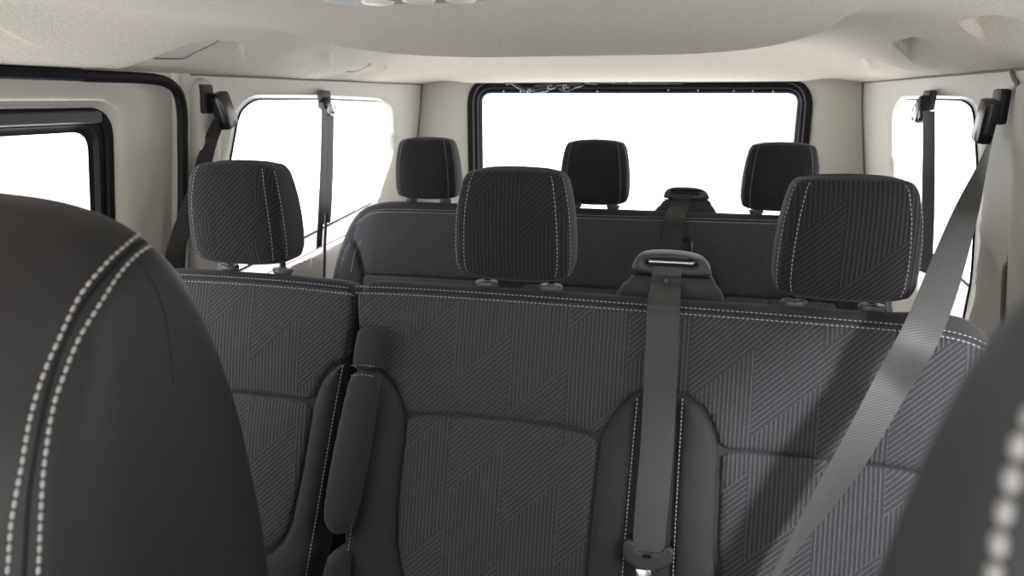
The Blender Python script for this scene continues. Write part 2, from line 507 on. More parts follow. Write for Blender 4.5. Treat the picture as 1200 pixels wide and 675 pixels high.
# ---- left wall behind the sliding door
L, Rr = -1, 1
lw2_trim = [(278, 128), (296, 111), (376, 111.5), (447, 115), (462, 124), (463.5, 180), (441, 246), (420, 275), (357, 306), (290, 338), (266, 346), (266, 200)]
lw2_glass = [(279, 131), (297, 116), (376, 116), (446, 119), (459, 127), (460.5, 180), (438, 243), (417, 270), (357, 300), (290, 332), (268, 340), (267, 200)]
lt = side_loop(lw2_trim, L, .0, .03, 4); lg = side_loop(lw2_glass, L, .05, .03, 4)
top = H + .047
wl = side_pad('wall_left', [np.array([[1.312, 0.0], [2.66, 0.0], [2.66, top + .03], [1.312, top + .03]]), lt], L, M_['trim'])
structure(wl)
side_window(L, lt, lg, .05, 'rear side window in the left wall, rounded corners, white daylight behind', 'window_1', .003, wl)
def outer_ledge(parent, side, inner, outer):
    """pale ledge outside the pane, dark strip along its outer edge"""
    A = np.array(side3([at_wall(a, b, side, .066) for a, b in inner], side, .066)); B = np.array(side3([at_wall(a, b, side, .17) for a, b in outer], side, .17))
    A = resample(A, n=12); B = resample(B, n=12)
    loft('outer_ledge', [[a, b, b - np.array([0, 0, .03]), a - np.array([0, 0, .03])] for a, b in zip(A, B)], M_['ledge'], parent)
    tube('ledge_strip', B + np.array([0, 0, .003]), .0035, M_['rubber'], parent)
outer_ledge(bpy.data.objects['window_1'], L, [(426, 270), (357, 304), (290, 338), (255, 355)], [(440, 236), (372, 271), (300, 308), (262, 327)])
# sliding door: panel, black window frame, rail, pane
dz0, dz1 = H - .50, H - .006
dtrim = round_corners(np.array([[.22, dz0], [1.19, dz0], [1.185, dz1], [.22, dz1]]), .07, 8)
dglass = round_corners(np.array([[.27, dz0 + .05], [1.135, dz0 + .05], [1.128, dz1 - .056], [.27, dz1 - .056]]), .035, 8)
dmid = round_corners(np.array([[.235, dz0 + .015], [1.172, dz0 + .015], [1.167, dz1 - .012], [.235, dz1 - .012]]), .06, 8)
dout = round_corners(np.array([[-.3, .0], [1.36, .0], [1.36, H + .085], [-.3, H + .085]]), .02, 4)
door = side_pad('door_1', [dout, dtrim], L, M_['trim'], off=.024, th=.03, r=.010)
structure(door)
a_, b_ = both(dtrim, dmid, 2); c_, d_ = both(dmid, dglass, 2)
loft('window_reveal', [side3(a_, L, .030), side3(a_ * .5 + b_ * .5, L, .034), side3(b_, L, .040)], M_['trim'], door, caps=False)
loft('window_frame', [side3(b_, L, .038), side3(b_ * .72 + d_ * .28, L, .040), side3(b_ * .66 + d_ * .34, L, .046), side3(b_ * .3 + d_ * .7, L, .046), side3(b_ * .2 + d_ * .8, L, .056), side3(d_, L, .060)], M_['rubber'], door, caps=False)
w = structure(link('window_2', *pane(dglass, L, .062), M_['glass'], None, smooth=False), 'sliding door window in a black frame at the far left', 'window')
yy = np.linspace(.30, 1.128, 24)
rz0, rz1 = H - .024, H - .046
loft('blind_rail', [[np.array([wall_x(z, L, o), y, z]) for z, o in ((rz0, .034), (rz0 - .003, .026), (rz1 + .003, .026), (rz1, .034), (rz1, .046), (rz0, .046))] for y in yy], M_['railgrey'], door)
seal = [(y, z) for y, z in [at_wall(a, b, L, 0) for a, b in ((0, 84), (100, 89), (170, 92), (193, 97), (205, 108), (210, 128), (211, 160), (211, 250), (212, 420))]]
seal = [(-.3, seal[0][1])] + seal + [(seal[-1][0], .03)]
sp = spline(np.array(seal), 8)
st_ = tube('trim_1', [np.array([wall_x(z, L, -.006), y, z]) for y, z in sp], .0105, M_['rubber'])
structure(st_, 'black rubber seal running round the sliding door opening', 'trim')
# pillar covers beside the doors
def pillar(side, y0, y1, name, off):
    ol = round_corners(np.array([[y0, .02], [y1 + .03, .02], [y1 + .012, H - .45], [y1, H - .10], [y1 - .012, H + .022], [y1 - .05, H + .040], [y0 + .02, H + .040], [y0, H + .02]]), .022, 4)
    o = pad(name, [ol], lambda y, z, n: np.array([wall_x(z, side, -n), y, z]), M_['trim'], None, base=-.004, th=.012, r=.020, step=.022, uv=False)
    return structure(o)
pillar(L, 1.335, 1.430, 'trim_2', 0)
pillar(Rr, 1.375, 1.425, 'trim_3', 0)

# ---- right wall
rw_trim = [(1043, 128), (1052, 113), (1092, 112), (1130, 113), (1146, 124), (1150, 200), (1143, 300), (1128, 396), (1090, 380), (1070, 330), (1056, 250), (1043, 190)]
rw_glass = [(1045, 130), (1054, 117), (1092, 116), (1130, 117), (1143, 127), (1147, 200), (1141, 300), (1127, 388), (1092, 374), (1072, 327), (1057, 248), (1045, 190)]
rt = side_loop(rw_trim, Rr, .0, .03, 4); rg = side_loop(rw_glass, Rr, .05, .03, 4)
RWIN = ([(1136, 398), (1094, 380), (1060, 330)], [(1147, 346), (1108, 312), (1070, 279)])
r2t = round_corners(np.array([[.30, H - .45], [1.15, H - .45], [1.15, H - .012], [.30, H - .012]]), .07, 6)
r2g = round_corners(np.array([[.33, H - .42], [1.12, H - .42], [1.12, H - .05], [.33, H - .05]]), .05, 6)
wr = side_pad('wall_right', [np.array([[-.3, 0.0], [2.75, 0.0], [2.75, top + .03], [-.3, top + .03]]), rt, r2t], Rr, M_['trim'])
structure(wr)
side_window(Rr, rt, rg, .05, 'rear side window in the right wall behind the hanging belts', 'window_3', .003, wr)
outer_ledge(bpy.data.objects['window_3'], Rr, *RWIN)
side_window(Rr, r2t, r2g, .05, 'side window beside the second row on the right, just out of view', 'window_4', .006, wr)
sl = [at_wall(a, b, Rr, 0) for a, b in ((1188, 82), (1191, 92), (1196, 104), (1196, 160), (1193, 220), (1186, 300), (1177, 380))]
sl = sl + [(sl[-1][0] - .03, .03)]
structure(tube('trim_4', [np.array([wall_x(z, Rr, -.004), y, z]) for y, z in spline(np.array(sl), 8)], .0035, M_['gap']), 'thin dark joint beside the right pillar cover', 'trim')
# joints between headliner and side walls
for i, (s, y1) in enumerate(((L, 2.64), (Rr, 2.70))):
    pth = [np.array([wall_x(top, s, -.002), y, H + .0445]) for y in np.linspace(-.3 if s > 0 else 1.34, y1, 30)]
    structure(tube('trim_%d' % (5 + i), pth, .0024, M_['gap']), 'dark joint between headliner and %s wall' % ('left' if s < 0 else 'right'), 'trim')

# ---- rear wall and tailgate window
YR = 2.655
def rear(px, py, Y=YR): p = atY(px, py, Y); return (p[0], p[2])
zb = H - .62
ro = [rear(546, 91.5), rear(958, 91.5)]
hole = round_corners(np.array([[ro[0][0], zb], [ro[1][0], zb], [ro[1][0] - .005, ro[1][1]], [ro[0][0], ro[0][1]]]), .10, 10)
ri = [rear(565.5, 110, YR + .07), rear(935, 110, YR + .07)]
inn = round_corners(np.array([[ri[0][0], zb + .07], [ri[1][0], zb + .07], [ri[1][0] + .0, ri[1][1]], [ri[0][0], ri[0][1]]]), .035, 10)
mid = round_corners(np.array([[ro[0][0] + .022, zb + .02], [ro[1][0] - .022, zb + .02], [ro[1][0] - .027, ro[1][1] - .012], [ro[0][0] + .022, ro[0][1] - .012]]), .085, 10)
def rp(x, z, n): return np.array([x, YR - n, z])
wre = pad('wall_rear', [np.array([[-1.12, 0.0], [.62, 0.0], [.62, H + .07], [-1.12, H + .07]]), hole], rp, M_['trim'], None, base=-.012, th=.05, r=.012, step=.04, uv=False)
structure(wre)
h3 = lambda Lp, n: [rp(a, b, n) for a, b in Lp]
loft('window_frame', [h3(hole, -.010), h3(hole * .7 + mid * .3, -.004), h3(mid, -.006), h3(mid * .95 + inn * .05, -.028), h3(mid * .5 + inn * .5, -.034), h3(mid * .45 + inn * .55, -.05), h3(mid * .12 + inn * .88, -.056), h3(inn, -.072)], M_['rubber'], wre, caps=False)
V, T, ids, D = triangulate([resample(inn, step=.04, closed=True)], .1)
k = len(V); l = ids[0]
structure(link('window_5', [rp(a, b, -.074) for a, b in V] + [rp(a, b, -.079) for a, b in V], list(T) + [tuple(i + k for i in reversed(t)) for t in T] + [(l[i], l[(i + 1) % len(l)], l[(i + 1) % len(l)] + k, l[i] + k) for i in range(len(l))], M_['glass'], None, smooth=False),
          'large tailgate window in its black frame behind the rear bench', 'window')
# small bright screws in the tailgate frame
def rf(px, py, n): p = atY(px, py, YR - n); return p
pieces = []
for q in ((590, 107), (610, 107), (700, 107), (783, 105.5), (818, 106), (860, 106.5), (882, 106.5), (906, 107)):
    c = rf(q[0], q[1], -.048); pieces.append([[c + np.array([math.cos(w) * .0022 * s, d, math.sin(w) * .0022 * s]) for w in np.linspace(0, 2 * math.pi, 9)[:-1]] for d, s in ((.006, 1), (-.002, 1), (-.004, .5))])
merge('frame_screws', pieces, M_['steel'], wre)
# rear corner joints
for i, (s, px) in enumerate(((L, 490.5), (Rr, 1005.5))):
    pts = []
    for zz in np.linspace(H + .05, .05, 20):
        pts.append(np.array([wall_x(zz, s, -.002), YR - .002, zz]))
    structure(tube('trim_%d' % (7 + i), pts, .004, M_['gap']), 'vertical joint in the %s rear corner' % ('left' if s < 0 else 'right'), 'trim')

# wiring along the top of the tailgate frame
wt = thing('wiring_harness', 'black wiring harness with connectors clipped along the top of the tailgate window', 'cable', rf(660, 98, .0))
pth = lambda q, n=.012: spline(np.array([rf(a, b, n) for a, b in q]), 8)
tube('cable', pth(((588, 95), (598, 96), (606, 101), (618, 106), (630, 103), (645, 100), (660, 98), (680, 96), (700, 97))), .0055, M_['gloss'], wt)
tube('cable', pth(((655, 103), (664, 106), (672, 103), (684, 99))), .004, M_['gloss'], wt)
tube('cable', pth(((700, 96), (740, 97), (800, 97))), .0035, M_['black'], wt)
for c, sz in (((634, 104), (.05, .02, .026)), ((646, 101), (.03, .02, .02)), ((672, 98), (.06, .02, .026)), ((597, 96), (.03, .016, .016))):
    block('connector', rf(c[0], c[1], .014), sz, M_['gloss'], wt, rot=Matrix.Rotation(random.uniform(-.3, .3), 3, 'Y'), bev=.004)
for c in ((644, 102), (620, 107), (662, 102), (720, 95), (739, 95)):
    p = rf(c[0], c[1], .024); tube('clip', [p + np.array([math.cos(w) * .006, 0, math.sin(w) * .006]) for w in np.linspace(.3, 4.6, 10)], .0013, M_['steel'], wt)

# ================================================================== SEATS
rc = math.radians(15)
def seat_frame(Y): return Frame((-.26, Y, H - .30), (1, 0, 0), (0, math.sin(rc), math.cos(rc)))
R2, R3 = seat_frame(1.05), seat_frame(1.95)
VB = -.53                                   # lower end of the backrests (seat frame)

def line_on(fr, px, n): return [fr.p(*fr.px(a, b, n), n) for a, b in px]
def panel(name, fr, outline, m, root, base=-.010, r=.0065, crown=.0068, rnd=.012, step=.016, label=None, bulge=None):
    ol = offset(resample(round_corners(np.asarray(outline, float), rnd, 4), step=.008, closed=True), .0006)
    o = pad(name, [ol], fr.p, m, root, base=base, th=.012, r=r, crown=crown, step=step, bulge=bulge)
    if label: o['label'] = label
    return o
def body(fr, outline, root, th=.085, name='backrest', rnd=.03, step=.02):
    ol = round_corners(np.asarray(outline, float), rnd, 5)
    return pad(name, [ol], fr.p, M_['plain'], root, base=-.029, th=th, r=.020, step=step, back_inset=.022)
def cushion(root, x0, x1, Y):
    ol = round_corners(np.array([[x0, Y - .52], [x1, Y - .52], [x1, Y - .03], [x0, Y - .03]]), .05, 5)
    zc = .49
    pad('seat_cushion', [ol], lambda a, b, n: np.array([a, b, zc + n - .03 * (b - Y + .3)]), M_['plain'], root, base=-.03, th=.11, r=.03, crown=.012, step=.03)
    for a in (x0 + .07, x1 - .11):
        block('leg', (a + .02, Y - .30, .185), (.045, .36, .37), M_['black'], root, bev=.01)

def head_restraint(root, x, Yf, dz=0.0, dp=0.0, label=None):
    """block with a ribbed front, plain sides, twin thread rows, two posts in collars"""
    z0 = H - .277 + dz; hgt = .167
    T_ = np.array([0, .02, .06, .14, .3, .5, .68, .82, .91, .96, .985, 1.0])
    A_ = np.array([.0745, .0820, .0855, .0885, .0893, .0878, .0848, .0806, .0772, .0730, .0690, .0590]) * 1.065
    B_ = np.array([.030, .038, .042, .047, .049, .049, .047, .043, .039, .034, .029, .019])
    def surf(t, th, k=1.0):
        a, b = np.interp(t, T_, A_), np.interp(t, T_, B_); p = 2 / 4.2
        c, s = math.cos(th), math.sin(th)
        u = math.copysign(abs(c) ** p, c); w = math.copysign(abs(s) ** p, s)
        yf = Yf + .050 + .012 * t + .006 * math.cos(t * 3) - .004 * (1 - u * u)
        crown = .0045 * (1 - u ** 4) * max(0, (t - .7) / .3) + .004 * (u * u - .4) * max(0, (.2 - t) / .2)
        return np.array([x + a * u * k, yf + b * w * k, z0 + hgt * t + crown])
    n = 56; tt = np.concatenate([np.linspace(0, .14, 6), np.linspace(.2, .82, 12), np.linspace(.86, 1, 9)])
    rings = [[surf(0, th, .55) for th in np.linspace(0, 2 * math.pi, n, endpoint=False)]]
    rings += [[surf(t, th) for th in np.linspace(0, 2 * math.pi, n, endpoint=False)] for t in tt]
    rings += [[surf(1, th, .5) + np.array([0, 0, .0015]) for th in np.linspace(0, 2 * math.pi, n, endpoint=False)]]
    V = [p for r in rings for p in r]
    hr = loft('headrest', rings, M_['fabric_shaded'], root, uvs=[(p[0] - XC, p[2]) for p in V], sharp=70)
    hr.data.materials.append(M_['plain'])
    loc = root.location
    for pl in hr.data.polygons:
        c = pl.center; pl.material_index = 0 if (pl.normal.y < -.35 and abs(c[0] + loc[0] - x) < .088) else 1
    if label: hr['label'] = label
    paths, nrm = [], []
    def srow(th, t0, t1):
        P = [surf(t, th, 1.004) for t in np.linspace(t0, t1, 30)]
        N = [p - (np.array([x, Yf + .055, p[2]])) for p in P]; return np.array(P), np.array(N)
    for sgn in (1, -1):
        for w in (.30 * math.pi, .12 * math.pi):
            th = -w if sgn > 0 else -(math.pi - w)
            P, N = srow(th, .05, .965); paths.append(P); nrm.append(N)
    stitching(paths, nrm, hr, .0064, .0044, .00072)
    for dx in (-.0525, .0525):
        px_ = x + dx + dp
        tube('post', [np.array([px_, Yf + .048, z]) for z in (H - .335, H - .30, H - .262)], .0055, M_['gloss'], hr, n=12)
        rg = []
        for z, q in ((H - .298, .80), (H - .2925, 1), (H - .2890, 1), (H - .2868, .88), (H - .2868, .42), (H - .2850, .40)):
            rg.append([np.array([px_ + .0185 * q * math.cos(k), Yf + .047 + .0125 * q * math.sin(k), z]) for k in np.linspace(0, 2 * math.pi, 28, endpoint=False)])
        loft('post_guide', rg, M_['guide'], hr, sharp=35)
    return hr

def belt_tower(root, xc, Y, bar=True):
    """shoulder belt outlet on top of the backrest: padded foot and a cap with a slot"""
    fr = Frame((xc, Y, H - .305), (1, 0, 0), (0, .10, 1))
    bd = chaikin(np.array([[-.090, -.07], [-.086, -.004], [-.079, .012], [-.064, .022], [-.0605, .038], [.0625, .041], [.067, .025], [.080, .011], [.086, -.005], [.090, -.07]]), 2)
    o = pad('belt_outlet', [bd], fr.p, M_['softgrey'], root, base=-.014, th=.07, r=.014, step=.012, back_inset=.012)
    cap = chaikin(np.array([[-.0615, .036], [-.060, .048], [-.0565, .060], [-.045, .0675], [-.02, .0705], [.02, .070], [.046, .0645], [.057, .055], [.0615, .044], [.0625, .036]]), 2)
    slot = round_corners(np.array([[-.037, .0520], [.036, .0520], [.039, .0570], [.034, .0620], [-.033, .0620], [-.040, .0565]]), .004, 4)
    c = pad('outlet_cap', [cap, slot], fr.p, M_['grey'], o, base=-.010, th=.062, r=.012, step=.009, rim=.006)
    c['label'] = 'grey plastic outlet cap with a slot'
    if bar:
        tube('slot_bar', [fr.p(u, .0570, -.008) for u in (-.034, 0, .033)], .0036, M_['steel'], o, n=10)
    else:
        tube('slot_bar', [fr.p(u, .0570, -.020) for u in (-.038, 0, .037)], .0075, M_['black'], o, n=10)
    tube('cap_joint', [fr.p(u, .0365, .001) for u in np.linspace(-.058, .060, 9)], .0012, M_['rubber'], o, n=6)
    return fr

# ---------------- second row: double seat
ds = thing('double_seat', 'dark ribbed double seat of the second row with folded armrest and two head restraints', 'seat', (-.05, 1.0, 0), 'second row seats')
def v_at(fr, px, v):                       # same u as the pixel, at a chosen v
    return (fr.px(*px)[0], v)
tl = R2.px(416, 332)
bodyo = [tl, R2.px(600, 337), R2.px(850, 352), R2.px(1060, 366), R2.px(1112, 373), R2.px(1150, 384), R2.px(1170, 404), R2.px(1176, 450), v_at(R2, (1150, 700), VB), v_at(R2, (388, 700), VB), R2.px(395, 660), R2.px(410, 440)]
bodyo = [(u, min(v + .010, .0135) if i < 4 else v + (.008 if i < 7 else 0)) for i, (u, v) in enumerate(bodyo)]
body(R2, bodyo, ds)
seam_top = [(416, 340), (500, 343.5), (600, 350), (720, 359), (850, 368.5), (960, 377), (1060, 385), (1105, 391), (1138, 399), (1160, 410)]
arch_c = [(843, 527), (838, 502), (828, 483), (812, 468), (797, 461), (772, 458), (750, 458), (733, 468), (717, 486), (703, 511)]
arch_l = [(474, 485), (471, 473), (462, 452), (450, 438), (438, 429)]
up = seam_top + [(1166, 440), (1150, 500), (1120, 540), (1092, 556), (1040, 547), (960, 537), (900, 531)] + arch_c + [(670, 503), (600, 492), (540, 486.5)] + arch_l + [(440, 400), (443, 386), (418, 386)]
panel('upper_panel', R2, R2.pxs(up), M_['fabric'], ds, rnd=.006)
lowm = [(475, 487), (540, 489), (600, 494.5), (670, 505.5), (702, 514), (696, 560), (690, 620), (686, 675), (684, 730), (660, 760), (520, 752), (485, 715), (470, 672), (464, 640), (465, 600), (469, 550), (474, 512)]
panel('lower_panel', R2, R2.pxs(lowm), M_['fabric'], ds, rnd=.008, crown=.008)
lowr = [(844, 529.5), (900, 533.5), (960, 539.5), (1040, 549.5), (1090, 558), (1100, 620), (1098, 720), (1060, 752), (880, 745), (848, 715), (841, 640), (843.5, 580)]
panel('lower_panel', R2, R2.pxs(lowr), M_['fabric'], ds, rnd=.008, crown=.008)
bl = [(437, 432), (449, 440), (461, 454), (470, 475), (473, 487), (472, 512), (467, 550), (463, 600), (462, 640), (468, 674), (483, 718), (500, 745)] + [(395, 742), (404, 680), (411, 630), (424, 540)]
panel('side_bolster', R2, R2.pxs(bl), M_['plain'], ds, r=.014, crown=.012, rnd=.004)
bcl = [(750, 460), (734, 470), (719, 487), (705, 512), (698, 560), (692, 620), (688, 675), (686, 740), (727, 740), (732, 660), (737, 600), (743, 530)]
panel('centre_bolster', R2, R2.pxs(bcl), M_['plain'], ds, r=.014, crown=.012, rnd=.004)
bcr = [(798, 463), (811, 470), (826, 485), (836, 504), (841, 528), (839, 580), (836, 640), (842, 715), (846, 742), (785, 742), (788, 640), (793, 550)]
panel('centre_bolster', R2, R2.pxs(bcr), M_['plain'], ds, r=.014, crown=.012, rnd=.004)
br = [(1094, 560), (1122, 543), (1152, 503), (1166, 450), (1172, 520), (1170, 740), (1098, 740), (1102, 640)]
panel('side_bolster', R2, R2.pxs(br), M_['plain'], ds, r=.014, crown=.012, rnd=.006)
# thread: two rows along the top, single rows down the bolsters
def shift(px, dy): return [(a, b + dy) for a, b in px]
def soft(fr, px, n, it=2): return np.array(chaikin(np.array(line_on(fr, px, n)), it, closed=False))
topc = soft(R2, seam_top[:], .004)
nT = R2.N
stitching([soft(R2, shift(seam_top, 3.0), .0046), soft(R2, shift(seam_top, -4.5), -.0088)], [nT, nT * .8 + R2.V * .5], ds)
stitching([soft(R2, [(435, 437), (424, 535), (413, 610), (405, 668), (398, 715)], .011), soft(R2, [(747, 466), (741, 530), (735, 600), (730, 660), (727, 720)], .011), soft(R2, [(800, 466), (795, 550), (790, 640), (787, 720)], .011)], [nT, nT, nT], ds, pitch=.0062, length=.0042, rad=.0007)
# armrest folded up between the seats
an = .032
arm_u = R2.pxs([(417, 384), (440, 383), (446, 388), (445, 400), (441, 433), (409, 433), (413, 400)], an)
arm = pad('armrest', [chaikin(np.array(R2.pxs([(408, 436), (425, 434), (440, 437), (437, 470), (429, 520), (418, 580), (408, 618), (398, 631), (386, 630), (376, 618), (374, 602), (381, 555), (392, 500), (402, 455)], an)), 2)], R2.p, M_['plain'], ds, base=an - .018, th=.05, r=.018, crown=.006, step=.012)
pad('strap_pad', [round_corners(np.array(arm_u), .006, 4)], R2.p, M_['plain'], arm, base=an - .014, th=.045, r=.012, crown=.004, step=.01)
stitching([np.array(line_on(R2, [(411, 428.5), (425, 428), (440, 429.5)], an - .001)), np.array(line_on(R2, [(410, 440), (424, 439), (438, 441)], an - .001))], [nT, nT], arm, pitch=.006, length=.004, rad=.0006, m=M_['thread_d'])
pad('hinge_cover', [chaikin(np.array(R2.pxs([(372, 690), (376, 655), (392, 646), (404, 650), (402, 690), (390, 740), (372, 740)], an)), 2)], R2.p, M_['plain'], arm, base=an - .02, th=.04, r=.02, step=.014)
cushion(ds, -.50, .43, 1.05)
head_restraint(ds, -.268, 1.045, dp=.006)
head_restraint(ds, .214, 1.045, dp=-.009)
tw2 = belt_tower(ds, -.027, 1.115)

# ---------------- second row: single seat on the left
ss = thing('single_seat', 'dark ribbed single seat of the second row beside the sliding door', 'seat', (-.74, 1.0, 0), 'second row seats')
lb = [(-.69, -.03), (-.665, .006), (-.62, .0125), (R2.px(230, 318)[0], .0125), (R2.px(330, 322)[0], .0125), R2.px(409, 330), R2.px(408, 380), R2.px(402, 425), R2.px(378, 570), v_at(R2, (350, 700), VB), (-.68, VB)]
body(R2, lb, ss)
seam_l = [(170, 325), (215, 326), (300, 331), (360, 336), (411, 342)]
la = [(404, 421), (390, 426), (378, 438), (370, 455), (366, 470)]
panel('upper_panel', R2, R2.pxs(seam_l + [(408, 385)] + la + [(330, 464), (270, 458), (215, 453), (150, 450)]), M_['fabric'], ss, rnd=.006)
panel('lower_panel', R2, R2.pxs([(150, 452.5), (215, 455.5), (270, 460.5), (330, 466.5), (364, 473), (358, 515), (349, 565), (339, 612), (330, 634), (312, 648), (250, 655), (150, 650)]), M_['fabric'], ss, rnd=.01, crown=.008)
panel('side_bolster', R2, R2.pxs([(405, 423), (392, 429), (380, 440), (372, 456), (366, 475), (360, 515), (351, 566), (341, 613), (331, 637), (314, 651), (300, 656), (305, 740), (348, 740), (360, 676), (378, 570), (392, 490)]), M_['plain'], ss, r=.014, crown=.012, rnd=.005)
stitching([soft(R2, shift(seam_l, 3), .0046), soft(R2, shift(seam_l, -4.5), -.0088)], [nT, nT * .8 + R2.V * .5], ss)
stitching([soft(R2, [(402, 428), (392, 480), (380, 550), (370, 610), (361, 660), (353, 710)], .009)], [nT], ss, pitch=.0062, length=.0042, rad=.0007)
cushion(ss, -.93, -.535, 1.05)
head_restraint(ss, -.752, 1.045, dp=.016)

# ---------------- third row: bench for three
rb = thing('rear_bench', 'dark ribbed rear bench with three head restraints in front of the tailgate window', 'seat', (-.25, 1.9, 0))
def U3(x): return x + .26
b3 = [(U3(-1.045), -.30), (U3(-1.02), -.15), (U3(-.985), -.055), (U3(-.95), -.012), (U3(-.90), .006), (U3(-.85), .0115), (U3(.36), .0115), (U3(.41), .005), (U3(.45), -.02), (U3(.485), -.10), (U3(.515), -.30), (U3(.515), VB), (U3(-1.045), VB)]
body(R3, b3, rb, step=.025)
seam3 = [(418, 262), (427, 253), (440, 247), (470, 247), (540, 249), (680, 254), (870, 259.5), (960, 262)]
s3 = R3.pxs(seam3)
s3m = s3 + [(U3(.40), s3[-1][1] - .004), (U3(.44), s3[-1][1] - .03), (U3(.465), -.10)]
vb3 = R3.px(465, 322)[1]
up3 = s3m + [(U3(.44), vb3 + .09), (U3(.40), vb3 + .01), (U3(.37), vb3), (U3(.08), vb3), (U3(.06), vb3 + .06), (U3(-.017), vb3 + .085), (U3(-.10), vb3 + .06), (U3(-.13), vb3), (U3(-.46), vb3), (U3(-.73), vb3)] + R3.pxs([(428, 322), (424, 308), (419, 287), (412, 278)])
panel('upper_panel', R3, up3, M_['fabric'], rb, rnd=.008, step=.02)
for a, b in ((-.93, -.52), (-.45, -.13), (.08, .37)):
    panel('lower_panel', R3, [(U3(a), vb3 - .003), (U3(b), vb3 - .003), (U3(b), VB + .03), (U3(a), VB + .03)], M_['fabric'], rb, step=.024)
panel('side_bolster', R3, R3.pxs([(411, 280), (417, 288), (422, 309), (426, 324), (424, 360), (397, 360), (396, 315), (402, 292)]), M_['plain'], rb, r=.012, crown=.01, rnd=.006)
panel('side_bolster', R3, [(U3(.40), vb3), (U3(.45), vb3 + .08), (U3(.48), -.15), (U3(.50), -.3), (U3(.50), VB + .03), (U3(.40), VB + .03)], M_['plain'], rb, r=.012, crown=.01, rnd=.006)
panel('centre_bolster', R3, [(U3(-.017), vb3 + .083), (U3(-.098), vb3 + .058), (U3(-.128), vb3 - .004), (U3(-.128), VB + .03), (U3(.078), VB + .03), (U3(.078), vb3 - .004), (U3(.058), vb3 + .058)], M_['plain'], rb, r=.012, crown=.01, rnd=.006)
P3 = np.array([R3.p(u, v + .0055, -.0088) for u, v in s3m[:-1]]); Q3 = np.array([R3.p(u, v - .004, .0046) for u, v in s3m[:-1]])
stitching([chaikin(P3, 2, closed=False), chaikin(Q3, 2, closed=False)], [R3.N, R3.N], rb)
stitching([soft(R3, [(423, 282), (415, 296), (411, 320)], .012)], [R3.N], rb)
cushion(rb, -1.02, .49, 1.95)
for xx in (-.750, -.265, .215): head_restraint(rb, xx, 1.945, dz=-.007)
tw3 = belt_tower(rb, -.019, 2.005, bar=False)

# ---------------- front seats: rounded shoulders seen from the aisle
from mathutils.bvhtree import BVHTree
def front_seat(name, label, lv, side, m, loc, seams, pitch, rad, groove=None):
    """lv: rows of (z rel eye, inner side x, half width, front y, back y, superellipse power)"""
    root = thing(name, label, 'seat', loc, 'front seats')
    lv = spline(np.array(lv, float), 6)
    rings, uvs = [], []
    for z, xs_, a, yf, yb, p in lv:
        cx = xs_ + side * a; cy = (yf + yb) / 2; b = (yb - yf) / 2
        r = []
        for th in np.linspace(0, 2 * math.pi, 96, endpoint=False):
            c, s = math.cos(th), math.sin(th)
            r.append(np.array([cx + a * math.copysign(abs(c) ** (2 / p), c), cy + b * math.copysign(abs(s) ** (2 / p), s), H + z]))
        rings.append(r)
    o = loft('backrest', rings, m, root, sharp=80)
    me = o.data; off = Vector(root.location)
    bv = BVHTree.FromPolygons([v.co + off for v in me.vertices], [tuple(p.vertices) for p in me.polygons])
    def cast(px):
        P, N = [], []
        for a, b in spline(np.array(px, float), 10):
            d = Vector(ray(a, b)).normalized(); h = bv.ray_cast(Vector(EYE), d)
            if h[0] is None: continue
            P.append(np.array(h[0])); N.append(np.array(h[1]))
        return np.array(P), np.array(N)
    ps, ns = [], []
    for q in seams:
        P, N = cast(q)
        if len(P) > 3: ps.append(P + N * rad * .3); ns.append(N)
    stitching(ps, ns, root, pitch=pitch, length=pitch * .80, rad=rad, m=M_['thread_d'])
    if groove:
        for q, rr in groove:
            P, N = cast(q)
            if len(P) > 3: tube('seam', P - N * rr * .60, rr, M_['rubber'], o, n=6)
    z0 = lv[0][0] + H; cx = lv[0][1] + side * lv[0][2]; y0 = lv[0][4]
    ol = round_corners(np.array([[cx - .22, y0 - .56], [cx + .22, y0 - .56], [cx + .22, y0 - .02], [cx - .22, y0 - .02]]), .06, 5)
    pad('seat_cushion', [ol], lambda a, b, n: np.array([a, b, z0 - .02 + n]), m, root, base=-.03, th=.13, r=.035, crown=.01, step=.04)
    pad('seat_base', [round_corners(ol * .86 + ol.mean(0) * .14, .03, 3)], lambda a, b, n: np.array([a, b, z0 - .17 + n]), M_['black'], root, base=-.0, th=z0 - .17, r=.0, step=.1)
    return root

left_lv = [(-0.800, -0.331, 0.240, 0.140, 0.434, 6.0), (-0.600, -0.342, 0.240, 0.195, 0.509, 6.0), (-0.450, -0.354, 0.240, 0.232, 0.554, 5.5), (-0.300, -0.366, 0.235, 0.272, 0.555, 5.0),
           (-0.221, -0.372, 0.230, 0.300, 0.541, 4.6), (-0.169, -0.376, 0.225, 0.330, 0.521, 4.2), (-0.133, -0.380, 0.215, 0.352, 0.502, 3.8), (-0.106, -0.392, 0.200, 0.372, 0.483, 3.4),
           (-0.090, -0.411, 0.180, 0.388, 0.472, 3.0), (-0.078, -0.446, 0.145, 0.402, 0.464, 2.6), (-0.072, -0.496, 0.095, 0.412, 0.456, 2.4), (-0.070, -0.566, 0.020, 0.420, 0.446, 2.0)]
front_seat('passenger_seat', 'smooth charcoal front seat at the left edge with two curved rows of white stitching', left_lv, -1, M_['leather'], (-.60, .30, 0),
           [[(6, 700), (10, 660), (14, 610), (25, 550), (36, 490), (51, 440), (71, 394), (95, 345), (125, 308), (150, 285), (168, 271)],
            [(43, 700), (46, 650), (48, 600), (52, 545), (62, 480), (75, 440), (92, 398), (117, 356), (142, 318), (165, 295), (187, 283)]],   .0066, .0013,
           [([(27, 700), (30, 640), (34, 580), (45, 510), (64, 430), (92, 366), (120, 328), (150, 296), (178, 276)], .0022), ([(158, 300), (176, 326), (190, 358), (198, 400), (203, 450)], .0010)])
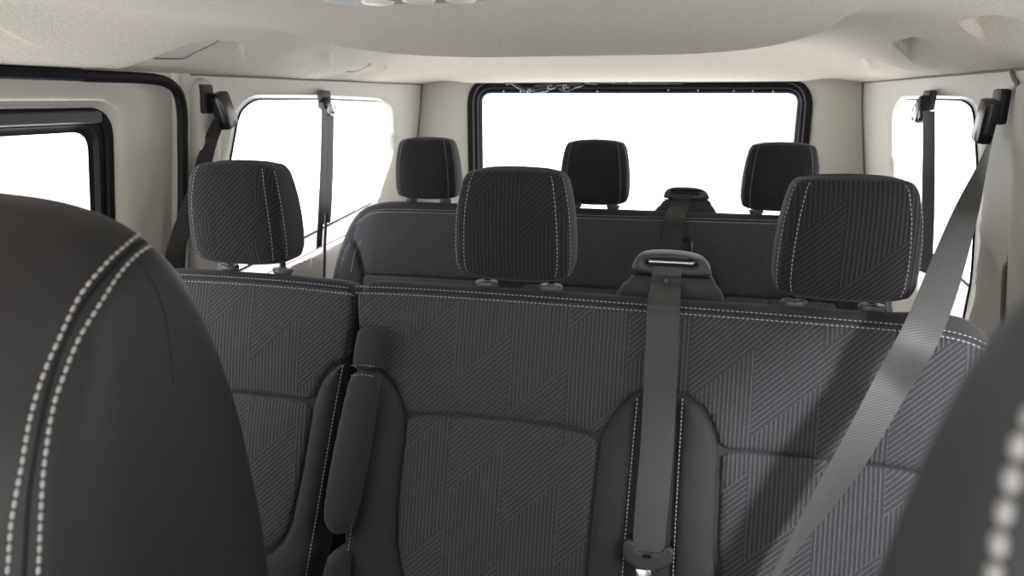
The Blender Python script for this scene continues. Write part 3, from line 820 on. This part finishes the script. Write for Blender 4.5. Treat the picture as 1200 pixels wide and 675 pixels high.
right_lv = [(-0.800, 0.068, 0.210, -0.030, 0.215, 5.0), (-0.550, 0.058, 0.210, 0.030, 0.281, 5.0), (-0.350, 0.054, 0.210, 0.075, 0.299, 5.0), (-0.220, 0.056, 0.210, 0.103, 0.273, 4.6),
            (-0.153, 0.057, 0.210, 0.112, 0.246, 4.2), (-0.115, 0.058, 0.208, 0.117, 0.230, 3.9), (-0.082, 0.059, 0.205, 0.121, 0.212, 3.6), (-0.055, 0.062, 0.200, 0.126, 0.197, 3.3),
            (-0.039, 0.067, 0.192, 0.130, 0.186, 3.0), (-0.027, 0.075, 0.180, 0.134, 0.176, 2.7), (-0.018, 0.093, 0.150, 0.138, 0.170, 2.4), (-0.014, 0.131, 0.100, 0.140, 0.164, 2.2)]
front_seat('driver_seat', 'blurred grey front seat shoulder at the right edge, one row of large white stitches', right_lv, 1, M_['leather_g'], (.27, .15, 0),
           [[(1225, 470), (1204, 500), (1192, 545), (1185, 580), (1178, 610), (1171, 650), (1165, 690)]], .0068, .0017, None)

# ================================================================== SEAT BELTS
def P(fr, px, py, n): return fr.p(*fr.px(px, py, n), n)
def anchor(root, c, side, tilt, size=(.026, .050, .085), m='gloss', label=None, dy=-.012):
    """plate on the pillar and the hinged cover hanging from it"""
    R_ = Matrix.Rotation(math.radians(tilt), 3, 'X')
    block('anchor_plate', np.array(c) + np.array([side * .012, dy, .012]), (.018, .040, .060), M_['black'], root, bev=.006)
    a = block('anchor_cover', np.array(c) + np.array([-side * .012, .012, -.012]), size, M_[m], root, rot=R_, bev=.009)
    return a

# second row, right: crosses the backrest from the right pillar to the middle
b = thing('seat_belt', 'wide grey seat belt slung from the right pillar across the double seat', 'seat belt', (.5, 1.45, H - .5), 'seat belts')
y_, z_ = at_wall(1169, 134, 1, -.03)
anchor(b, (wall_x(z_, 1, -.030), y_, z_), 1, 14, (.026, .040, .074), dy=.030)
block('anchor_bracket', (wall_x(z_, 1, -.024), y_ + .050, z_ - .016), (.012, .026, .070), M_['railgrey'], b, rot=Matrix.Rotation(.35, 3, 'X'), bev=.004)
pts = [atY(1163, 160, 1.44), atY(1150, 200, 1.36), atY(1129, 258, 1.24), P(R2, 1086, 375, .040), P(R2, 1042, 455, .052), P(R2, 1000, 530, .060), P(R2, 955, 600, .060), P(R2, 921, 652, .055), P(R2, 895, 700, .050)]
dirs = [(-.28, -.95, -.05), (.0, -.98, -.1), (.45, -.78, -.30), (.80, -.25, -.50), (.83, .05, -.52), (.78, .20, -.55), (.62, .52, -.48), (.45, .75, -.40), (.38, .82, -.38)]
ribbon('webbing', pts, dirs, [.047] * 9, M_['webbing_g'], b, curl=.0012)

# second row, middle: out of the outlet cap, down between the bolsters
b = thing('seat_belt', 'dark seat belt hanging from the double seat outlet down to its latch plate', 'seat belt', (-.03, 1.0, H - .5), 'seat belts')
pts = [tw2.p(-.005, .051, .0065), tw2.p(-.006, .040, .0070), tw2.p(-.006, .026, .010), P(R2, 778, 353, .012), P(R2, 777, 375, .014), P(R2, 775, 420, .014), P(R2, 770, 520, .016), P(R2, 764, 590, .018), P(R2, 759, 652, .022)]
ribbon('webbing', pts, [(1, 0, -.02)] * 9, [.043, .044, .0455, .0465, .047, .047, .047, .047, .045], M_['webbing'], b)
c = tw2.p(-.006, .031, .0125)
loft('stop_button', [[c + np.array([.0042 * q * math.cos(w), -d, .0042 * q * math.sin(w)]) for w in np.linspace(0, 2 * math.pi, 16, endpoint=False)] for d, q in ((-.004, 1), (.0015, 1), (.003, .6))], M_['grey'], b)
tn = .026
tg = pad('latch_plate', [round_corners(np.array(R2.pxs([(730, 637), (737, 632), (743, 637), (745, 646), (774, 649), (778, 643), (784, 641), (790, 647), (788, 661), (779, 667), (770, 669), (767, 674), (747, 673), (743, 665), (732, 658), (729, 648)], tn)), .003, 3)], R2.p, M_['plate'], b, base=tn - .004, th=.006, r=.003, step=.005)
tg['label'] = 'dark grey latch plate'
pad('blade', [np.array(R2.pxs([(745, 667), (768, 669), (764, 680), (764, 730), (745, 730), (747, 680)], tn))], R2.p, M_['steel'], tg, base=tn - .001, th=.003, r=.001, step=.02)
block('slot_lip', P(R2, 758, 652, tn + .004), (.012, .004, .004), M_['gloss'], tg, bev=.001)

# second row, left: from the pillar down behind the head restraint
b = thing('seat_belt', 'dark seat belt on the left pillar passing behind the leftmost head restraint', 'seat belt', (-1.0, 1.4, H - .5), 'seat belts')
y_, z_ = at_wall(257, 125, -1, -.03)
anchor(b, (wall_x(z_, -1, -.026), y_ - .01, z_ + .004), -1, 24, (.030, .042, .075))
pts = [atY(258, 138, y_ - .01), atY(245, 170, 1.37), atY(232, 215, 1.30), atY(213, 270, 1.25), atY(203, 310, 1.23), atY(192, 400, 1.22)]
ribbon('webbing', pts, [(.45, .86, .22), (.48, .84, .24), (.5, .83, .25), (.5, .83, .25), (.5, .83, .25), (.5, .83, .25)], [.034, .038, .042, .045, .045, .045], M_['webbing_d'], b)

# third row, left: hangs straight down in front of the side window
b = thing('seat_belt', 'grey seat belt hanging straight down in front of the left rear side window', 'seat belt', (-1.0, 1.95, H - .4), 'seat belts')
X0 = wall_x(H, -1, -.022)
yb_ = atX(382, 120, X0)[1]
c = np.array(atX(383, 122, X0)); block('anchor_plate', c + np.array([-.012, .01, .012]), (.018, .05, .05), M_['grey'], b, bev=.006)
block('anchor_cover', c + np.array([.004, -.012, -.006]), (.024, .034, .045), M_['gloss'], b, rot=Matrix.Rotation(.5, 3, 'X'), bev=.008)
tube('anchor_ring', [c + np.array([.016, .02 * math.cos(w) - .004, .016 * math.sin(w) - .012]) for w in np.linspace(0, 5.6, 14)], .003, M_['steel'], b)
def hang(dx, m, w, pxs_, d):
    ribbon('webbing', [atX(a, e, X0 + dx) for a, e in pxs_], [d] * len(pxs_), [w] * len(pxs_), m, b)
hang(.004, M_['webbing_g'], .040, [(387, 130), (386.5, 165), (386, 200), (384.5, 240), (383, 262)], (.06, .998, 0))  # run turned to the light: its brightness painted in with lighter webbing
hang(.018, M_['webbing_d'], .040, [(380.5, 128), (379.5, 165), (378.5, 200), (376.5, 240), (374, 290)], (-.10, .995, 0))  # other run of the same belt, its shade painted in with darker webbing
tube('belt_cord', [atX(a, e, X0 + .020) for a, e in ((382.5, 250), (380.5, 285), (379.5, 330))], .0045, M_['black'], b)

# third row, right
b = thing('seat_belt', 'dark seat belt hanging in front of the right rear side window, glossy anchor on top', 'seat belt', (.5, 2.1, H - .4), 'seat belts')
X1 = wall_x(H, 1, -.022)
c = np.array(atX(1084, 124, X1)); block('anchor_plate', c + np.array([.012, .02, .012]), (.018, .05, .045), M_['black'], b, bev=.006)
block('anchor_cover', c + np.array([-.004, .0, -.008]), (.024, .040, .055), M_['gloss'], b, rot=Matrix.Rotation(-.4, 3, 'X'), bev=.008)
tube('anchor_ring', [c + np.array([-.016, .022 * math.cos(w) + .01, .02 * math.sin(w) - .014]) for w in np.linspace(0, 5.6, 14)], .003, M_['steel'], b)
ribbon('webbing', [atX(1088.5, 130, X1 - .008), atX(1088.5, 170, X1 - .012), atX(1088, 210, X1 - .02), atX(1087, 260, X1 - .03), atX(1084, 320, X1 - .05)], [(-.32, .95, 0)] * 5, [.042] * 5, M_['webbing_d'], b)

# third row, middle
b = thing('seat_belt', 'dark seat belt hanging from the rear bench outlet', 'seat belt', (-.03, 1.9, H - .5), 'seat belts')
pts = [tw3.p(-.010, .052, .0065), tw3.p(-.011, .040, .0070), tw3.p(-.014, .026, .010), P(R3, 790.5, 255, .012), P(R3, 789, 268, .014), P(R3, 786, 290, .016), P(R3, 781, 330, .018)]
ribbon('webbing', pts, [(1, 0, -.03)] * 7, [.047, .048, .050, .052, .053, .053, .053], M_['webbing_d'], b)
tube('latch_loop', [P(R3, a, e, .012) for a, e in ((800, 281), (807, 280), (810, 284), (810, 296))], .004, M_['gloss'], b)

# ================================================================== ROOF LAMP
dl = thing('dome_light', 'grey roof lamp unit with three oval lenses in the front headliner', 'lamp', (-.30, .76, H + .10))
zc = H + float(ceil_z(np.array(-.30), np.array(.76)))
def down(a, e, n): return np.array([a, e, zc - n])
pad('housing', [round_corners(np.array([[-.405, .70], [-.195, .70], [-.180, .80], [-.200, .832], [-.40, .832], [-.42, .80]]), .025, 5)], down, M_['lampgrey'], dl, base=.0, th=.01, r=.008, step=.015)
for x in (-.352, -.304, -.256):
    el = np.array([[x + .0185 * math.cos(w), .795 + .021 * math.sin(w)] for w in np.linspace(0, 2 * math.pi, 36, endpoint=False)])
    pad('lens_ring', [np.array([[x + .0205 * math.cos(w), .795 + .023 * math.sin(w)] for w in np.linspace(0, 2 * math.pi, 36, endpoint=False)])], down, M_['grey'], dl, base=.005, th=.006, r=.003, step=.01)
    pad('lens', [el], down, M_['lens'], dl, base=.0065, th=.004, r=.0045, step=.008)

# ================================================================== LIGHT AND CAMERA
wd = bpy.data.worlds.new('sky'); scene.world = wd; wd.use_nodes = True
bg = wd.node_tree.nodes['Background']; bg.inputs['Color'].default_value = (1.0, 1.0, .995, 1); bg.inputs['Strength'].default_value = 2.4
sun = bpy.data.lights.new('sun', 'SUN'); sun.energy = 2.3; sun.angle = math.radians(9); sun.color = (1, .985, .96)
so = bpy.data.objects.new('sun', sun); COL.objects.link(so)
so.rotation_euler = Vector((-.62, .62, -.45)).to_track_quat('-Z', 'Y').to_euler()
so.location = (3, -3, 4)

cam = bpy.data.cameras.new('camera'); co = bpy.data.objects.new('camera', cam); COL.objects.link(co)
cam.sensor_width = 36; cam.sensor_fit = 'HORIZONTAL'; cam.lens = 36 * F / 1200
cam.clip_start = .01; cam.clip_end = 60
m = Matrix.Identity(4)
for i in range(3):
    m[i][0] = ROT[i][0]; m[i][1] = ROT[i][1]; m[i][2] = -ROT[i][2]
m.translation = Vector(EYE)
co.matrix_world = m
cam.dof.use_dof = True; cam.dof.focus_distance = 1.15; cam.dof.aperture_fstop = 6.5
scene.camera = co
vs = scene.view_settings
vs.view_transform = 'Standard'; vs.look = 'None'; vs.gamma = 1; vs.use_curve_mapping = False; vs.exposure = 0.88
